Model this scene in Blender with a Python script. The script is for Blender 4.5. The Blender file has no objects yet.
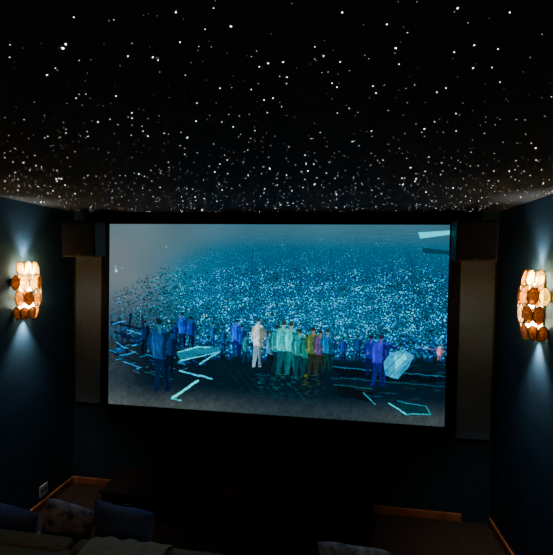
import bpy, bmesh, math, random
import numpy as np
from mathutils import Vector, Matrix
random.seed(7); rng=np.random.default_rng(11)
SC=bpy.context.scene; COL=SC.collection

# ---------------------------------------------------------------- materials
def mat(name, base, rough=.6, metal=0, noise=0, nscale=20, bump=0, bscale=200, spec=.5, base2=None):
    m=bpy.data.materials.new(name); m.use_nodes=True; nt=m.node_tree; b=nt.nodes['Principled BSDF']
    b.inputs['Base Color'].default_value=(*base,1); b.inputs['Roughness'].default_value=rough
    b.inputs['Metallic'].default_value=metal; b.inputs['Specular IOR Level'].default_value=spec
    tc=nt.nodes.new('ShaderNodeTexCoord')
    if noise or base2:
        n=nt.nodes.new('ShaderNodeTexNoise'); n.inputs['Scale'].default_value=nscale; n.inputs['Detail'].default_value=5
        nt.links.new(tc.outputs['Object'],n.inputs['Vector'])
        r=nt.nodes.new('ShaderNodeValToRGB'); 
        c2=base2 if base2 else tuple(min(1,c*(1+noise)) for c in base)
        c1=base if base2 else tuple(c*(1-noise) for c in base)
        r.color_ramp.elements[0].color=(*c1,1); r.color_ramp.elements[1].color=(*c2,1)
        r.color_ramp.elements[0].position=.35; r.color_ramp.elements[1].position=.65
        nt.links.new(n.outputs['Fac'],r.inputs['Fac']); nt.links.new(r.outputs['Color'],b.inputs['Base Color'])
    if bump:
        n2=nt.nodes.new('ShaderNodeTexNoise'); n2.inputs['Scale'].default_value=bscale
        nt.links.new(tc.outputs['Object'],n2.inputs['Vector'])
        bp=nt.nodes.new('ShaderNodeBump'); bp.inputs['Strength'].default_value=bump; bp.inputs['Distance'].default_value=.004
        nt.links.new(n2.outputs['Fac'],bp.inputs['Height']); nt.links.new(bp.outputs['Normal'],b.inputs['Normal'])
    return m
M={}
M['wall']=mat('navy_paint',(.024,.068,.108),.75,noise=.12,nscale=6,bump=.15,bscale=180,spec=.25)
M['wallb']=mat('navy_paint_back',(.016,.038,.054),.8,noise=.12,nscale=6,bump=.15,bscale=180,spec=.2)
M['ceil']=mat('ceiling_fabric',(.046,.047,.047),.95,noise=.12,nscale=90,bump=.25,bscale=420,spec=.1)
M['floor']=mat('dark_carpet',(.055,.034,.024),.95,noise=.35,nscale=60,bump=.6,bscale=400,spec=.1)
M['wood']=mat('skirting_wood',(.42,.14,.045),.4,noise=.3,nscale=9)
M['grey']=mat('grey_panel',(.11,.155,.235),.85,noise=.08,nscale=40,bump=.2,bscale=500,spec=.2)
M['black']=mat('black_velvet',(.006,.006,.007),.8,spec=.2)
M['spk']=mat('speaker_cabinet',(.018,.019,.022),.6,noise=.1,nscale=50,spec=.3)
M['grille']=mat('speaker_grille',(.013,.014,.016),.95,bump=.6,bscale=900,spec=.1)
M['gloss']=mat('black_lacquer',(.030,.017,.013),.25,noise=.2,nscale=12)
M['steel']=mat('dark_steel',(.1,.1,.1),.35,metal=1)
M['brass']=mat('brass',(.72,.42,.10),.28,metal=1)
M['sofa']=mat('sofa_fabric',(.30,.25,.18),.95,noise=.2,nscale=70,bump=.6,bscale=300,spec=.1)
M['throw']=mat('throw_fabric',(.50,.45,.35),.95,noise=.2,nscale=90,bump=.6,bscale=200,spec=.1)
M['navyc']=mat('navy_velvet',(.09,.15,.38),.8,noise=.25,nscale=25,bump=.3,bscale=300)
M['patc']=mat('patterned_cotton',(.66,.66,.74),.9,base2=(.08,.09,.18),nscale=18,bump=.3,bscale=300)
M['white']=mat('white_plastic',(.8,.8,.78),.35)
M['slot']=mat('socket_slot',(.02,.02,.02),.6)

# ---------------------------------------------------------------- helpers
def obj(name,me,mats=(),parent=None,smooth=False):
    o=bpy.data.objects.new(name,me); COL.objects.link(o)
    for m in mats: me.materials.append(m)
    if smooth:
        for p in me.polygons: p.use_smooth=True
    if parent: o.parent=parent
    return o
def empty(name,loc=(0,0,0),rot=(0,0,0)):
    e=bpy.data.objects.new(name,None); COL.objects.link(e); e.location=loc; e.rotation_euler=rot; e.empty_display_size=.1; return e
def box(name,lo,hi,m,bev=0,seg=3,parent=None,smooth=False):
    bm=bmesh.new(); bmesh.ops.create_cube(bm,size=1)
    for v in bm.verts:
        v.co=Vector([(lo[i]+hi[i])/2+v.co[i]*(hi[i]-lo[i]) for i in range(3)])
    if bev: bmesh.ops.bevel(bm,geom=bm.edges[:],offset=bev,segments=seg,profile=.6,affect='EDGES')
    me=bpy.data.meshes.new(name); bm.to_mesh(me); bm.free()
    return obj(name,me,[m],parent,smooth or bev>0.02)
def revolve(name,prof,m,parent=None,n=28,mtx=None):
    vs=[];fs=[]
    for i in range(n):
        a=2*math.pi*i/n
        for r,z in prof: vs.append(Vector((r*math.cos(a),r*math.sin(a),z)))
    k=len(prof)
    for i in range(n):
        j=(i+1)%n
        for t in range(k-1): fs.append((i*k+t,j*k+t,j*k+t+1,i*k+t+1))
    if mtx: vs=[mtx@v for v in vs]
    me=bpy.data.meshes.new(name); me.from_pydata(vs,[],fs)
    return obj(name,me,[m],parent,True)
def tube(name,pts,r,m,parent=None,cyc=False):
    cu=bpy.data.curves.new(name,'CURVE'); cu.dimensions='3D'; cu.bevel_depth=r; cu.bevel_resolution=3
    s=cu.splines.new('POLY'); s.points.add(len(pts)-1); s.use_cyclic_u=cyc
    for p,q in zip(s.points,pts): p.co=(*q,1)
    t=bpy.data.objects.new(name+'_c',cu); COL.objects.link(t)
    dg=bpy.context.evaluated_depsgraph_get(); me=bpy.data.meshes.new_from_object(t.evaluated_get(dg))
    bpy.data.objects.remove(t); me.name=name; me.materials.clear()
    return obj(name,me,[m],parent,True)

# ---------------------------------------------------------------- room
XL,XR,YB,YF,ZC=-2.335,1.3065,3.338,-2.6,2.5
T=.12
box('floor',(XL-T,YF-T,-T),(XR+T,YB+T,0),M['floor'])
box('ceiling',(XL-T,YF-T,ZC),(XR+T,YB+T,ZC+T),M['ceil'])
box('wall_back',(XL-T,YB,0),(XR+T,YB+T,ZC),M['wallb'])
box('wall_left',(XL-T,YF,0),(XL,YB,ZC),M['wall'])
box('wall_right',(XR,YF,0),(XR+T,YB,ZC),M['wall'])
box('wall_front',(XL-T,YF-T,0),(XR+T,YF,ZC),M['wall'])
def skirting(name,lo,hi):
    box(name,lo,hi,M['wood'],bev=.006,seg=2)
skirting('baseboard_left',(XL,YF,0),(XL+.018,YB,.065))
skirting('baseboard_right',(XR-.018,YF,0),(XR,YB-.02,.065))
skirting('baseboard_back',(XL+.018,YB-.018,0),(1.09,YB,.065))

# star ceiling : fibre optic tips
def stars():
    S=[(-.593,.805,5.5),(-.576,.791,2.6),(-.466,.851,1.6),(-.411,.861,2),(-.405,.875,1.5),(-.326,.81,1.3),(-.297,.715,1.7),(-.499,.708,1.2),(-.205,.768,2.2),(-.119,.913,2),(-.118,.985,1.6),(.011,.749,1.8),(.128,.881,2.2),(.146,.949,1.4),(.217,.76,2.4),(.319,.984,1.8),(.288,.886,1.6),(.255,.909,1.2),(.343,.907,1.8),(.409,1.063,1.6),(.314,.782,1.2),(.286,1.084,1.7),(.269,1.106,1.3),(.098,1.054,1.6),(.11,1.096,2),(.006,1.051,1.8),(-.007,1.027,1.3),(-.154,.914,1.8),(-.17,1.101,1.8),(-.197,1.111,1.4),(-.301,1.027,1.5),(-.445,1.249,2.4),(-.395,1.113,1.5),(-.607,1.046,2),(-.73,1.048,1.6),(-.717,.914,2.2),(-.777,1.229,1.7),(-.644,1.206,1.5),(-.673,1.376,1.7),(-.6,1.351,1.4)]
    n=4200
    xs=rng.uniform(XL+.03,XR-.03,n); ys=rng.uniform(YF+.1,YB-.04,n)
    L=list(S)
    for x,y in zip(xs,ys):
        b=rng.choice([.12,.3,.6,1.2,2.4],p=[.38,.28,.2,.1,.04])
        if y<1.15: b*=.5
        L.append((x,y,b*rng.uniform(.8,1.2)))
    vs=[];fs=[];cs=[]
    for x,y,b in L:
        r=.00075+.00024*b**.85+ (.0006 if y>1.8 else .00025 if y>1.2 else 0)
        warm=rng.uniform(0,1)
        c=(b*1.0,b*(.94+.05*warm),b*(.84+.2*warm),1)
        k=len(vs)
        for j in range(10):
            a=j*math.pi/5; vs.append((x+r*math.cos(a),y+r*math.sin(a),ZC-.0005))
        vs.append((x,y,ZC-.0005-r*.9))
        for j in range(10): fs.append((k+j,k+10,k+(j+1)%10))
        cs+= [c]*11
    me=bpy.data.meshes.new('star_ceiling_lights'); me.from_pydata(vs,[],fs)
    at=me.color_attributes.new('Col','FLOAT_COLOR','POINT')
    at.data.foreach_set('color',np.array(cs,dtype=np.float32).ravel())
    m=bpy.data.materials.new('fibre_tip'); m.use_nodes=True; nt=m.node_tree; nt.nodes.clear()
    o=nt.nodes.new('ShaderNodeOutputMaterial'); e=nt.nodes.new('ShaderNodeEmission'); e.inputs['Strength'].default_value=9
    a=nt.nodes.new('ShaderNodeVertexColor'); a.layer_name='Col'
    nt.links.new(a.outputs['Color'],e.inputs['Color']); nt.links.new(e.outputs['Emission'],o.inputs['Surface'])
    obj('star_ceiling_lights',me,[m])
stars()

# ---------------------------------------------------------------- screen picture
NX,NY=1120,622
U,V=np.meshgrid((np.arange(NX)+.5)/NX,(np.arange(NY)+.5)/NY)
PX=110+337*U; PY=224.5+V*(180+21*U)
def hexc(c): return (np.array(c,float)/255)
def sst(a,b,x): t=np.clip((x-a)/(b-a),0,1); return t*t*(3-2*t)
def smooth_noise(cx,cy,seed):
    r=np.random.default_rng(seed); g=r.uniform(0,1,(cy+2,cx+2))
    x=U*cx; y=V*cy; xi=x.astype(int); yi=y.astype(int); fx=x-xi; fy=y-yi; fx=fx*fx*(3-2*fx); fy=fy*fy*(3-2*fy)
    return (g[yi,xi]*(1-fx)+g[yi,xi+1]*fx)*(1-fy)+(g[yi+1,xi]*(1-fx)+g[yi+1,xi+1]*fx)*fy
img=np.zeros((NY,NX,3))
def over(mask,c):
    global img
    mask=np.clip(mask,0,1)[...,None]; img=img*(1-mask)+np.array(c)*mask
img[:]=hexc((52,84,100))
over(1-sst(110,270,PX+ (PY-260)*.1),hexc((92,100,103)))
over((1-sst(224,256,PY))*.5,hexc((76,94,102)))
over(sst(232,285,PY)*sst(130,270,PX)*.90,hexc((8,56,84)))
over(sst(275,340,PY)*(1-sst(140,250,PX))*.75,hexc((24,40,58)))
n1=smooth_noise(9,5,1); n2=smooth_noise(90,50,2); n3=smooth_noise(340,190,3)
img*= (0.95+.1*n1)[...,None]
def line(x0,y0,x1,y1,w,c,al=1):
    xa,xb=min(x0,x1)-w-1,max(x0,x1)+w+1; ya,yb=min(y0,y1)-w-1,max(y0,y1)+w+1
    sel=(PX>xa)&(PX<xb)&(PY>ya)&(PY<yb)
    if not sel.any(): return
    X=PX[sel];Y=PY[sel]; dx,dy=x1-x0,y1-y0; L=dx*dx+dy*dy+1e-9
    t=np.clip(((X-x0)*dx+(Y-y0)*dy)/L,0,1); d=np.hypot(X-x0-t*dx,Y-y0-t*dy)
    m=(np.clip((w/2-d)/.4+.5,0,1)*al)[:,None]; img[sel]=img[sel]*(1-m)+hexc(c)*m
def ell(cx,cy,rx,ry,c,al=1,soft=.35):
    sel=(PX>cx-rx-1)&(PX<cx+rx+1)&(PY>cy-ry-1)&(PY<cy+ry+1)
    if not sel.any(): return
    d=np.hypot((PX[sel]-cx)/rx,(PY[sel]-cy)/ry)
    m=(np.clip((1-d)/soft,0,1)*al)[:,None]; img[sel]=img[sel]*(1-m)+hexc(c)*m
def poly(pts,c,al=1):
    xs=[p[0] for p in pts]; ys=[p[1] for p in pts]
    sel=(PX>min(xs)-.5)&(PX<max(xs)+.5)&(PY>min(ys)-.5)&(PY<max(ys)+.5)
    X=PX[sel];Y=PY[sel]; ins=np.zeros(X.shape,bool); n=len(pts)
    for i in range(n):
        x0,y0=pts[i];x1,y1=pts[(i+1)%n]
        if y0==y1: continue
        cond=((y0>Y)!=(y1>Y))&(X<(x1-x0)*(Y-y0)/(y1-y0)+x0); ins^=cond
    m=(ins*al)[:,None]; img[sel]=img[sel]*(1-m)+hexc(c)*m
for i in range(40):
    x=rng.uniform(190,430); y=rng.uniform(228,244); line(x,y,x+rng.uniform(2,12),y+rng.uniform(-1,1),rng.uniform(.4,.8),(30,60,78) if i%2 else (84,124,140),.3)
N=36000
cx=rng.uniform(112,447,N); tt=rng.uniform(0,1,N)**.9
top=np.interp(cx,[110,150,190,230,280,350,447],[296,274,256,244,238,238,243])
cy=top+tt*(356-top)
S=(337/NX)
order=np.argsort(cy)
for x,y in zip(cx[order],cy[order]):
    d=(y-240)/110
    dens=np.interp(x,[110,150,200,240,420,447],[.13,.3,.75,1,1,.85])*min(1,.4+(y-238)/40)
    tier=.6+.4*math.sin((y-(x-280)**2*.0006)*.38)
    clump=.85+.3*math.sin(x*.21+y*.13)*math.sin(x*.07-y*.19)
    if rng.uniform()>dens*(.45+.55*tier): continue
    r=.3+.5*max(0,d)*rng.uniform(.6,1.25)
    b=rng.uniform(.12,1.15)**1.5*(.75+.55*dens)*clump*np.interp(y,[244,275,320,356],[.75,1.05,1.1,.75])
    h=rng.uniform()
    c=(np.array((64,195,228)) if h<.66 else np.array((30,130,215)) if h<.92 else np.array((200,240,245)))*b
    i0=int((x-110)/337*NX); j0=int((y-224.5)/(180+21*(x-110)/337)*NY); k=max(1,int(r/S+.5))
    a0,a1=max(0,j0-k),min(NY,j0+k+1); b0,b1=max(0,i0-k),min(NX,i0+k+1)
    if a1<=a0 or b1<=b0: continue
    yy,xx=np.mgrid[a0:a1,b0:b1]; mm=np.clip(1.2-np.hypot(xx-i0,yy-j0)/k,0,1)[...,None]*.92
    img[a0:a1,b0:b1]=img[a0:a1,b0:b1]*(1-mm)+c/255*mm
    if k>1:
        a0,a1=min(NY,j0+k),min(NY,j0+k+2); img[a0:a1,b0:b1]*=.55
line(262,250,258,330,1.2,(10,40,66),.5); line(338,248,350,335,1.2,(10,40,66),.5); line(410,252,436,330,1.4,(10,38,60),.5)
over(np.exp(-((PX-335)/75)**2-((PY-312)/32)**2)*.14,hexc((70,200,240)))
over(np.exp(-((PX-215)/40)**2-((PY-285)/26)**2)*.12,hexc((60,175,230)))
stage=sst(0,6,PY+3*n2-np.interp(PX,[110,200,260,330,400,447],[338,348,354,358,356,352]))
over(stage*.94,hexc((10,18,25)))
over(stage*sst(378,404,PY-(PX-110)*.05)*(.6-.25*sst(200,300,PX)+.2*sst(340,440,PX)),hexc((82,86,82)))
over(stage*(1-sst(112,160,PX))*.42,hexc((74,80,82)))
for i in range(420):
    x=rng.uniform(200,446); y=rng.uniform(337,357); k=rng.uniform(.6,1.5); b=rng.uniform(.2,1)
    ell(x,y,k,k*1.1,(16+30*b,50+110*b,90+130*b),.9); ell(x,y+k*2.2,k*1.5,k*1.6,(6+10*b,18+28*b,32+54*b),.9)
for a in [(112,322,150,330,2),(116,332,158,345,1.6),(120,346,150,341,2.4),(112,352,140,362,1.8),(134,314,130,352,2.6),(146,316,152,350,1.8),(122,318,126,350,1.4)]:
    line(*a,(10,20,36),.95)
for a in [(114,324,128,321,1),(130,330,146,334,1.1),(118,342,128,348,1),(136,346,155,341,1.2),(122,356,140,352,.9),(126,362,146,368,.9)]:
    line(*a,(60,145,210),.9)
ell(128,335,6,4.5,(16,20,40)); ell(143,340,5,6,(12,28,60)); ell(122,350,7,3,(30,66,115),.7)
for i in range(80):
    x=rng.uniform(111,215); y=rng.uniform(322,372); l=rng.uniform(2,9); a=rng.uniform(-.5,.5)
    line(x,y,x+l,y+l*a,rng.uniform(.5,1.0),[(20,74,140),(60,150,205),(8,14,24),(80,105,130)][rng.integers(4)],.75)
poly([(184,353),(206,347),(229,347),(231,351),(210,354),(190,362)],(24,100,120),.9)
line(186,352,206,347,1.1,(110,220,230)); line(206,347,221,347,1.1,(100,215,225)); line(188,361,229,352,1.2,(80,195,210))
line(229,352,209,364,1.6,(70,185,200)); line(188,371,222,379,1.6,(60,180,200)); line(207,381,180,399,2.4,(110,225,230)); line(180,399,190,401,1.4,(60,165,175))
line(150,372,180,380,.8,(50,110,120),.6)
poly([(340,366),(446,372),(446,382),(352,377)],(7,12,18),.95)
line(342,366,446,375,.9,(40,105,130),.9); line(350,377,446,385,.7,(34,82,95),.8)
poly([(344,384),(380,388),(384,402),(350,396)],(8,12,16),.85); line(344,384,380,388,.8,(52,105,115),.8)
line(372,392,383,403,1.2,(56,135,150)); poly([(396,402),(428,404),(434,414),(410,414)],(14,36,42),.9)
line(396,402,412,413,1.4,(80,190,200)); line(412,413,434,413,1.1,(70,160,170)); line(404,400,430,405,.8,(50,125,140)); line(430,405,434,412,.8,(50,125,140))
for i in range(45):
    x=rng.uniform(335,446); y=rng.uniform(362,400); l=rng.uniform(3,12)
    line(x,y,min(446,x+l),y+l*rng.uniform(.02,.12),rng.uniform(.4,.8),[(20,70,105),(36,105,130),(6,10,14),(54,66,70)][rng.integers(4)],.5)
for i in range(9): line(232+i*9,362+i*1.5,254+i*11,390+i*2,.6,(26,54,62),.4)
for x,c in [(270,(70,110,120)),(284,(50,110,115)),(293,(70,120,110)),(303,(50,140,135)),(315,(120,130,60)),(326,(70,86,64))]:
    for k in range(26): 
        yy=374+rng.uniform(0,1)**1.4*28; xx=x+rng.normal(0,2.6); line(xx,yy,xx+rng.uniform(1,4),yy+.3,rng.uniform(.5,1.1),c,.42*(1-(yy-374)/34))
def person(cx,ty,h,body,legs,skin,w=1,lean=0,arm=(0,0)):
    hd=h/7.2; r=hd*.5; sh=ty+hd*1.35; hip=ty+h*.52; sw=hd*.8*w; hw=hd*.55*w; L=lambda y:cx+lean*(ty+h-y)/h
    body=np.array(body,float)*.8; legs=np.array(legs,float)*.62; skin=[c*.9 for c in skin]
    kx=hd*rng.uniform(-.25,.25)
    poly([(L(hip)-hw,hip-1),(L(hip)+hw,hip-1),(cx+hw*1.05+kx,hip+h*.24),(cx+hw*1.1,ty+h),(cx+hw*.4,ty+h),(L(hip),hip+h*.14),(cx-hw*.5,ty+h),(cx-hw*1.25,ty+h),(cx-hw*1.0+kx,hip+h*.24)],legs)
    line(L(hip)+hw*.55,hip,cx+hw*.8,ty+h*.97,hd*.25,legs*.5,.8)
    poly([(L(sh)-sw*.5,sh-hd*.3),(L(sh)+sw*.45,sh-hd*.3),(L(sh)+sw,sh+hd*.2),(L(hip)+hw*1.25,hip+3),(L(hip)-hw*1.15,hip+2),(L(sh)-sw,sh+hd*.35)],body)
    poly([(L(sh)+sw*.2,sh),(L(sh)+sw,sh+hd*.3),(L(hip)+hw*1.2,hip+3),(L(hip)+hw*.3,hip+2)],body*.45,.85)
    for q in range(4):
        fx=L(sh)+rng.uniform(-.7,.6)*sw; fy=sh+rng.uniform(0,.8)*(hip-sh); line(fx,fy,fx+rng.uniform(-1,1)*hd*.3,fy+hd*.8,hd*.12,np.minimum(body*rng.choice([.45,1.5]),245),.6)
    line(L(sh)-sw*.75,sh,L(hip)-hw*.9,hip,hd*.18,np.minimum(body*1.6,240),.7)
    for s,a in ((-1,arm[0]),(1,arm[1])):
        x0=L(sh)+s*sw*.85; ex=x0+s*hd*(.2+.6*a); ey=sh+hd*(1.2-.7*a); hx=ex+s*hd*(-.15+.9*a); hy=ey+hd*(1.0-1.5*a)
        dk=body*(.75 if s<0 else .5); line(x0,sh+hd*.2,ex,ey,hd*.38,dk); line(ex,ey,hx,hy,hd*.3,dk); ell(hx,hy,hd*.2,hd*.2,skin)
    line(L(ty+hd),ty+hd*.8,L(sh),sh,hd*.35,skin); ell(L(ty+hd*.5),ty+hd*.55,r*.75,r,skin,soft=.4); ell(L(ty+hd*.5),ty+hd*.35,r*.8,r*.75,[c*.3 for c in skin],soft=.4)
person(190,312,36,(34,84,190),(16,32,86),(60,80,120),w=1.3); person(199,316,32,(20,60,150),(16,30,76),(50,70,110),w=1.2); person(182,322,26,(24,44,110),(12,20,56),(50,70,100))
person(150,320,34,(20,36,66),(12,20,32),(60,74,90),w=1.2,arm=(.6,0)); person(169,318,74,(20,64,112),(14,38,70),(60,98,120),w=1.35,lean=-4,arm=(.15,.6))
person(176,330,44,(16,44,90),(10,22,44),(40,66,90),w=1.1,lean=3,arm=(0,.3))
person(222,322,26,(30,90,150),(20,60,120),(80,120,140)); person(246,319,36,(46,96,230),(20,40,140),(80,100,170),w=1.2); person(252,324,34,(24,60,140),(14,30,80),(70,90,130))
person(233,328,24,(20,80,130),(16,50,100),(70,110,130))
person(256,334,28,(70,130,150),(30,70,90),(90,130,140))
person(268,317,50,(235,255,255),(180,220,235),(170,190,195),w=1.0,lean=1,arm=(.1,.2)); person(281,330,42,(90,140,170),(20,30,40),(140,165,170),arm=(.3,0))
person(288,324,48,(50,130,140),(16,50,60),(100,140,140),w=1.35); person(294,320,54,(70,180,190),(30,100,110),(120,160,155),w=1.45,arm=(0,.3)); person(303,321,53,(96,215,220),(44,134,140),(130,160,155),w=1.2,arm=(0,.3),lean=-2)
person(310,328,48,(50,140,150),(26,80,90),(120,140,120),w=1.2); person(317,333,43,(30,110,100),(20,74,76),(120,140,120),w=1.2); person(323,326,48,(84,108,76),(50,56,44),(120,110,100),w=1.2)
person(330,329,44,(80,72,104),(50,60,50),(110,110,110),w=1.2); person(337,328,42,(40,115,165),(30,70,70),(110,120,130),w=1.2,arm=(0,.5)); person(352,336,26,(30,60,150),(20,36,80),(60,80,110)); person(366,334,26,(26,70,130),(20,40,80),(60,90,110))
person(378,334,40,(36,44,130),(20,26,80),(70,70,120),w=1.2)
person(385,333,52,(54,58,170),(36,42,130),(84,84,140),w=1.5,lean=3,arm=(.4,.8))
poly([(396,352),(408,348),(418,354),(414,364),(404,378),(392,374),(390,362)],(28,135,165)); poly([(400,354),(409,352),(412,358),(402,370)],(100,205,220)); line(392,370,410,350,.8,(20,80,110)); line(396,374,414,356,.7,(20,90,120)); line(406,372,414,360,.8,(16,70,90))
person(441,343,16,(225,170,190),(150,150,170),(200,190,190),w=1.4); line(424,346,446,350,1,(190,120,160),.5)
poly([(419,232),(447,230),(447,234),(421,238)],(90,205,220)); poly([(423,247),(447,250),(447,254),(424,252)],(24,48,60))
ell(117.5,271,1.6,1.6,(205,225,245)); line(117,266,117,272,.6,(160,190,215)); ell(124,268,.8,.8,(120,150,190)); ell(172,247,1,1,(150,160,160),.6)
wx=(smooth_noise(260,144,21)-.5)*1.6+(smooth_noise(80,44,22)-.5)*2.4; wy=(smooth_noise(260,144,23)-.5)*1.6+(smooth_noise(80,44,24)-.5)*2.4
J,I=np.mgrid[0:NY,0:NX]; wm=sst(300,322,PY)
img=img[np.clip(J+wy*wm,0,NY-1).astype(int),np.clip(I+wx*wm,0,NX-1).astype(int)]
low=sst(305,325,PY); img*=(1+low*( (n2-.5)*.2+(n3-.5)*.25))[...,None]
img=np.clip(img,0,1)
lin=np.where(img<=.04045,img/12.92,((img+.055)/1.055)**2.4)
lum=(lin@np.array([.2126,.7152,.0722]))[...,None]; lin=np.clip(lum+(lin-lum)*1.5,0,None)
SX0,SX1,SZ0,SZ1=-1.955,.925,.782,2.392; SY=3.283
gx=np.linspace(SX0,SX1,NX+1); gz=np.linspace(SZ1,SZ0,NY+1)
GX,GZ=np.meshgrid(gx,gz); vs=np.stack([GX,np.full_like(GX,SY),GZ],-1).reshape(-1,3).astype(np.float32)
idx=np.arange((NX+1)*(NY+1)).reshape(NY+1,NX+1)
fs=np.stack([idx[1:,:-1],idx[1:,1:],idx[:-1,1:],idx[:-1,:-1]],-1).reshape(-1,4).astype(np.int32)
me=bpy.data.meshes.new('picture_surface')
me.vertices.add(len(vs)); me.vertices.foreach_set('co',vs.ravel())
me.loops.add(fs.size); me.loops.foreach_set('vertex_index',fs.ravel())
me.polygons.add(len(fs)); me.polygons.foreach_set('loop_start',np.arange(0,fs.size,4,dtype=np.int32))
me.update(calc_edges=True); me.validate()
at=me.color_attributes.new('Pic','FLOAT_COLOR','CORNER')
cc=np.concatenate([lin.reshape(-1,3),np.ones((NX*NY,1))],1); cc=np.repeat(cc,4,axis=0).astype(np.float32)
at.data.foreach_set('color',cc.ravel())
m=bpy.data.materials.new('projected_picture'); m.use_nodes=True; nt=m.node_tree; nt.nodes.clear()
o=nt.nodes.new('ShaderNodeOutputMaterial'); e=nt.nodes.new('ShaderNodeEmission'); e.inputs['Strength'].default_value=1.65
a=nt.nodes.new('ShaderNodeVertexColor'); a.layer_name='Pic'
nt.links.new(a.outputs['Color'],e.inputs['Color']); nt.links.new(e.outputs['Emission'],o.inputs['Surface'])
ps=empty('projection_screen')
obj('picture_surface',me,[m],ps)
FX0,FX1,FZ0,FZ1=-2.022,1.005,.742,2.425
box('frame_top',(FX0,3.262,SZ1),(FX1,3.336,FZ1),M['black'],.006,2,ps); box('frame_bottom',(FX0,3.262,FZ0),(FX1,3.336,SZ0),M['black'],.006,2,ps)
box('frame_left',(FX0,3.262,SZ0),(SX0,3.336,SZ1),M['black'],.006,2,ps); box('frame_right',(SX1,3.262,SZ0),(FX1,3.336,SZ1),M['black'],.006,2,ps)
box('backing',(SX0,3.29,SZ0),(SX1,3.336,SZ1),M['black'],0,1,ps)
box('trim_1',(-2.0,3.28,2.462),(.97,3.336,2.498),M['black'],.004,2)

# ---------------------------------------------------------------- grey side panels
def panel(x0,x1,z0,z1):  # thin slab, lighter grey than the wall strip it covers beside the screen
    e=empty('side_panel')
    box('panel_face',(x0+.006,3.312,z0+.006),(x1-.006,3.33,z1-.006),M['grey'],.005,2,e)
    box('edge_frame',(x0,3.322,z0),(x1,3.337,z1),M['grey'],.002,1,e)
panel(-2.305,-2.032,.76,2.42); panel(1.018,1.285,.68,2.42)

# ---------------------------------------------------------------- speakers
def speaker(cx,cz,w,h,d,yf,yaw):
    e=empty('wall_speaker',(cx,yf+d/2,cz),(math.radians(4),0,yaw))
    box('cabinet',(-w/2,-d/2,-h/2),(w/2,d/2,h/2),M['spk'],.008,2,e)
    box('grille',(-w/2+.012,-d/2-.010,-h/2+.012),(w/2-.012,-d/2+.004,h/2-.012),M['grille'],.006,2,e)
    box('bracket_arm',(-.02,d/2-.01,-.02),(.02,d/2+.055,.02),M['steel'],.003,1,e)
    box('badge',(-.02,-d/2-.012,-h/2+.018),(.02,-d/2-.008,-h/2+.024),M['steel'],.001,1,e)
speaker(-2.095,2.245,.28,.30,.20,3.03,math.radians(6))
speaker(1.055,2.255,.28,.30,.20,3.03,math.radians(-6))

# ---------------------------------------------------------------- wall sconces
def glassmat(name,tint,alpha):
    m=bpy.data.materials.new(name); m.use_nodes=True; nt=m.node_tree; nt.nodes.clear()
    o=nt.nodes.new('ShaderNodeOutputMaterial'); tr=nt.nodes.new('ShaderNodeBsdfTransparent'); tr.inputs['Color'].default_value=(*tint,1)
    tl=nt.nodes.new('ShaderNodeBsdfTranslucent'); tl.inputs['Color'].default_value=(*tint,1)
    gl=nt.nodes.new('ShaderNodeBsdfGlossy'); gl.inputs['Roughness'].default_value=.12
    n=nt.nodes.new('ShaderNodeTexNoise'); n.inputs['Scale'].default_value=34; n.inputs['Distortion'].default_value=1.5
    tc=nt.nodes.new('ShaderNodeTexCoord'); nt.links.new(tc.outputs['Object'],n.inputs['Vector'])
    bp=nt.nodes.new('ShaderNodeBump'); bp.inputs['Strength'].default_value=.6; bp.inputs['Distance'].default_value=.01
    nt.links.new(n.outputs['Fac'],bp.inputs['Height']); nt.links.new(bp.outputs['Normal'],gl.inputs['Normal'])
    rp=nt.nodes.new('ShaderNodeValToRGB'); rp.color_ramp.elements[0].position=.4; rp.color_ramp.elements[1].position=.6
    rp.color_ramp.elements[0].color=(alpha*.4,)*3+(1,); rp.color_ramp.elements[1].color=(min(1,alpha*1.5),)*3+(1,)
    nt.links.new(n.outputs['Fac'],rp.inputs['Fac'])
    m1=nt.nodes.new('ShaderNodeMixShader'); nt.links.new(rp.outputs['Color'],m1.inputs['Fac'])
    nt.links.new(tr.outputs[0],m1.inputs[1]); nt.links.new(tl.outputs[0],m1.inputs[2])
    m2=nt.nodes.new('ShaderNodeMixShader'); m2.inputs['Fac'].default_value=.14
    nt.links.new(m1.outputs[0],m2.inputs[1]); nt.links.new(gl.outputs[0],m2.inputs[2]); nt.links.new(m2.outputs[0],o.inputs['Surface'])
    return m
G=[glassmat('glass_clear',(.90,.70,.30),.26),glassmat('glass_amber',(.66,.38,.04),.32),glassmat('glass_smoke',(.20,.10,.012),.40)]
MB=bpy.data.materials.new('bulb_glow'); MB.use_nodes=True
b=MB.node_tree.nodes['Principled BSDF']; b.inputs['Emission Color'].default_value=(1,.84,.50,1); b.inputs['Emission Strength'].default_value=110
def lens(name,w,h,m,parent,mtx):
    vs=[];fs=[];n=20;prof=[(1,0),(.9,.5),(.62,.85),(.3,1)]
    for s in (1,-1):
        k0=len(vs)
        for r,z in prof:
            for i in range(n):
                a=2*math.pi*i/n; vs.append(mtx@Vector((w/2*r*math.cos(a),s*z*.007,h/2*r*math.sin(a))))
        vs.append(mtx@Vector((0,s*.0072,0))); c=len(vs)-1
        for t in range(len(prof)-1):
            for i in range(n):
                j=(i+1)%n; q=(k0+t*n+i,k0+t*n+j,k0+(t+1)*n+j,k0+(t+1)*n+i); fs.append(q if s<0 else q[::-1])
        for i in range(n): fs.append((k0+3*n+i,k0+3*n+(i+1)%n,c))
    me=bpy.data.meshes.new(name); me.from_pydata(vs,[],fs); return obj(name,me,[m],parent,False)
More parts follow.
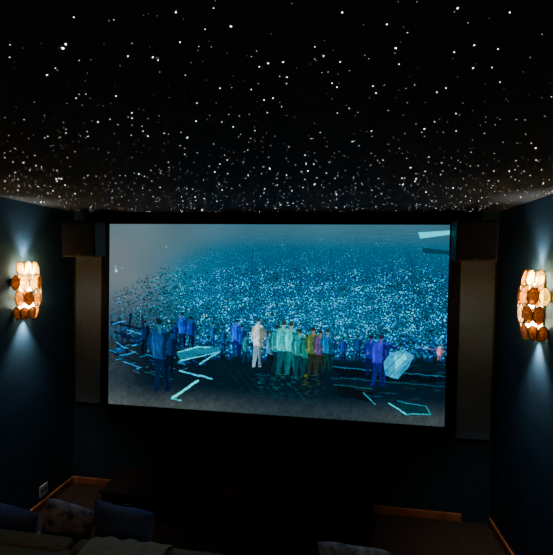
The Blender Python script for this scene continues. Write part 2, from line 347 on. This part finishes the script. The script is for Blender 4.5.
def sconce(x,y,z,rot,k=1.0):
    e=empty('wall_sconce',(x,y,z),(0,0,rot))
    box('backplate',(-.055,.001,-.19),(.055,.014,.19),M['brass'],.006,2,e)
    for zz,hr in ((-.205,.066),(-.075,.092),(.075,.092),(.205,.066)):
        pts=[(hr*math.cos(a),.012+hr*math.sin(a),zz) for a in np.linspace(0,math.pi,25)]
        tube('hoop',pts,.0032,M['brass'],e)
        box('strut',(-hr,.006,zz-.003),(hr,.014,zz+.003),M['brass'],.001,1,e)
    for row,(zz,R,tp) in enumerate(((.170,.086,-12),(.058,.106,-4),(-.058,.106,4),(-.170,.086,12))):
        angs=(-66,-33,0,33,66) if row%2==0 else (-80,-48,-16,16,48,80)
        for a in angs:
            t=math.radians(a)
            mt=Matrix.Translation((R*math.sin(t),.012+R*math.cos(t),zz))@Matrix.Rotation(-t,4,'Z')@Matrix.Rotation(math.radians(-tp),4,'X')@Matrix.Rotation(math.radians(random.uniform(-6,6)),4,'Y')
            g=G[random.choice([0,0,1,1] if row<1 else [0,1,1,2] if row<2 else [0,1,2,2])]
            w,h=(.056,.098) if row in(0,3) else (.061,.112)
            lens('glass_disc',w,h,g,e,mt)
            pts=[mt@Vector((w/2*math.cos(q),.001,h/2*math.sin(q))) for q in np.linspace(0,2*math.pi,24,endpoint=False)]
            tube('disc_rim',pts,.0034,M['brass'],e,True)
    for bx,bz in ((-.035,.15),(.035,.15),(0,.185),(0,.0),(-.03,-.13),(.03,-.13)):
        revolve('bulb',[(.0,.030),(.009,.025),(.015,.010),(.014,-.004),(.008,-.018),(.007,-.026)],MB,e,n=16,mtx=Matrix.Translation((bx,.052,bz)))
        revolve('candle_sleeve',[(.008,-.024),(.008,-.06),(0,-.06)],M['brass'],e,n=12,mtx=Matrix.Translation((bx,.052,bz)))
        tube('arm',[(bx,.052,bz-.058),(bx*.5,.012,bz-.062)],.003,M['brass'],e)
    for nm,dz,rx,pw in (('uplight',.225,math.pi,12),('downlight',-.225,0,22)):
        l=bpy.data.lights.new(nm,'SPOT'); l.energy=pw*k; l.spot_size=math.radians(80); l.spot_blend=1; l.color=(.96,.96,.98); l.shadow_soft_size=.02
        o=bpy.data.objects.new(nm,l); COL.objects.link(o); o.parent=e; o.location=(0,.028,dz); o.rotation_euler=(rx,0,0)
    l=bpy.data.lights.new('glow','POINT'); l.energy=4.2*k; l.color=(1,.84,.54); l.shadow_soft_size=.04
    o=bpy.data.objects.new('glow',l); COL.objects.link(o); o.parent=e; o.location=(0,.055,.06)
sconce(XL,2.73,1.825,-math.pi/2)
sconce(XR,2.67,1.825,math.pi/2)
sconce(XL,-.6,1.825,-math.pi/2,1.2)  # unseen rear sconce, added as fill light for sofa and ceiling
sconce(XR,-.6,1.825,math.pi/2,1.2)  # its opposite, also unseen and added only for fill

# ---------------------------------------------------------------- power outlet
e=empty('power_outlet',(XL,2.955,.145))
box('plate',(0,-.045,-.045),(.008,.045,.045),M['white'],.003,2,e)
for dy in (-.02,.02): box('socket',(.0075,dy-.010,-.014),(.0095,dy+.010,.014),M['slot'],.001,1,e)

# ---------------------------------------------------------------- media cabinets
def cabinet(x0,x1,y0,y1,h,nd):
    cx=(x0+x1)/2; e=empty('media_cabinet',(cx,y0,0)); w=(x1-x0)
    box('carcass',(-w/2+.01,.015,.05),(w/2-.01,y1-y0,h-.02),M['gloss'],.003,1,e)
    box('top',(-w/2,0,h-.02),(w/2,y1-y0,h),M['gloss'],.004,2,e)
    for i in range(nd):
        a=-w/2+.015+i*(w-.03)/nd; b_=a+(w-.03)/nd
        box('drawer_front',(a+.003,.004,.055),(b_-.003,.018,h-.025),M['gloss'],.003,1,e)
        tube('handle',[((a+b_)/2-.05,.004,h*.6),((a+b_)/2-.05,-.014,h*.6),((a+b_)/2+.05,-.014,h*.6),((a+b_)/2+.05,.004,h*.6)],.004,M['steel'],e)
    for sx in (-1,1):
        for yy in (.03,y1-y0-.05): box('foot',(sx*(w/2-.05)-.02,yy,0),(sx*(w/2-.05)+.02,yy+.03,.052),M['steel'],.002,1,e)
cabinet(-1.82,-.88,2.93,3.30,.20,2)
cabinet(-.62,.36,2.90,3.30,.20,2)

# ---------------------------------------------------------------- sofa
so=empty('sofa',(-.55,1.75,0))
def sb(n,lo,hi,bev,m='sofa'):
    return box(n,(lo[0]+.55,lo[1]-1.75,lo[2]),(hi[0]+.55,hi[1]-1.75,hi[2]),M[m],bev,4,so,True)
sb('base',(-2.25,1.76,.06),(1.1,2.26,.2),.02)
sb('back',(-2.25,1.70,.1),(1.1,1.90,.53),.06)
sb('arm_left',(-2.29,1.72,.06),(-2.12,2.26,.44),.05); sb('arm_right',(1.0,1.72,.06),(1.17,2.26,.44),.05)
for i in range(4):
    a=-2.12+i*.78; sb('seat_cushion',(a+.005,1.89,.195),(a+.775,2.28,.31),.035)
    sb('back_cushion',(a+.01,1.84,.29),(a+.77,1.965,.545),.045)
for xx in (-2.2,1.05):
    for yy in (1.76,2.2): box('leg',(xx+.53,yy-1.75-.02,0),(xx+.57,yy-1.75+.02,.065),M['gloss'],.003,1,so)
def cushion(cx,cy,zb,w,h,t,m,tilt,roll=0,yaw=0,seed=0):
    n=22; vs=[];fs=[]
    for s in (1,-1):
        for i in range(n+1):
            for j in range(n+1):
                u=2*i/n-1; v=2*j/n-1
                th=((1-u**4)*(1-v**4))**.55*t/2
                pin=1-.10*(1-abs(v)**2)*abs(u)**3; pin2=1-.10*(1-abs(u)**2)*abs(v)**3
                th*=1+.10*math.sin(5*u+seed)*math.cos(4*v+seed*2)
                vs.append((u*w/2*pin,s*th,h/2+v*h/2*pin2))
    k=(n+1)**2
    for s in range(2):
        for i in range(n):
            for j in range(n):
                q=(s*k+i*(n+1)+j,s*k+(i+1)*(n+1)+j,s*k+(i+1)*(n+1)+j+1,s*k+i*(n+1)+j+1); fs.append(q if s==1 else q[::-1])
    me=bpy.data.meshes.new('throw_pillow'); me.from_pydata(vs,[],fs)
    bm=bmesh.new(); bm.from_mesh(me); bmesh.ops.remove_doubles(bm,verts=bm.verts,dist=.0005); bm.to_mesh(me); bm.free()
    o=obj('throw_pillow',me,[m],None,True); o.location=(cx,cy,zb); o.rotation_euler=(tilt,roll,yaw); return o
cushion(-1.90,2.10,.325,.42,.27,.12,M['navyc'],math.radians(8),math.radians(8),0,1)
cushion(-1.54,2.11,.335,.32,.31,.12,M['patc'],math.radians(8),math.radians(16),math.radians(8),2)
cushion(-1.17,2.12,.325,.38,.33,.12,M['navyc'],math.radians(6),math.radians(6),0,3)
cushion(.14,2.10,.315,.38,.27,.12,M['patc'],math.radians(8),math.radians(2),0,4)
vs=[];fs=[];path=[(1.66,.25),(1.665,.40),(1.68,.535),(1.76,.575),(1.86,.582),(1.94,.575),(1.975,.53),(1.98,.42),(1.98,.335)]
nn=24
for i in range(nn+1):
    x=-1.22+.42*i/nn
    for j,(y,z) in enumerate(path):
        vs.append((x+.008*math.sin(j*1.3),y+.004*math.sin(i*1.1+j*.4),z+.006*math.sin(i*.9+j*.7)))
for i in range(nn):
    for j in range(len(path)-1):
        k=len(path); fs.append((i*k+j,i*k+j+1,(i+1)*k+j+1,(i+1)*k+j))
me=bpy.data.meshes.new('throw_blanket'); me.from_pydata(vs,[],fs); o=obj('throw_blanket',me,[M['throw']],None,True)
md=o.modifiers.new('t','SOLIDIFY'); md.thickness=.012; md.offset=0
md=o.modifiers.new('s','SUBSURF'); md.levels=1; md.render_levels=1

# ---------------------------------------------------------------- world & camera
w=bpy.data.worlds.new('dark_room'); SC.world=w; w.use_nodes=True
w.node_tree.nodes['Background'].inputs[0].default_value=(.3,.35,.4,1); w.node_tree.nodes['Background'].inputs[1].default_value=.02
cam=bpy.data.cameras.new('camera'); co=bpy.data.objects.new('camera',cam); COL.objects.link(co)
cam.sensor_fit='HORIZONTAL'; cam.sensor_width=36; cam.lens=36*394.617/553; cam.clip_start=.02
r=Vector((.99051,.13627,.01799)).normalized(); u=Vector((-.02098,.02053,.99957)); F=Vector((-.13584,.99046,-.0232))
u=(u-r*u.dot(r)).normalized(); bk=r.cross(u)
mt=Matrix(((r.x,u.x,bk.x,0),(r.y,u.y,bk.y,0),(r.z,u.z,bk.z,2.0245),(0,0,0,1)))
co.matrix_world=mt
SC.camera=co
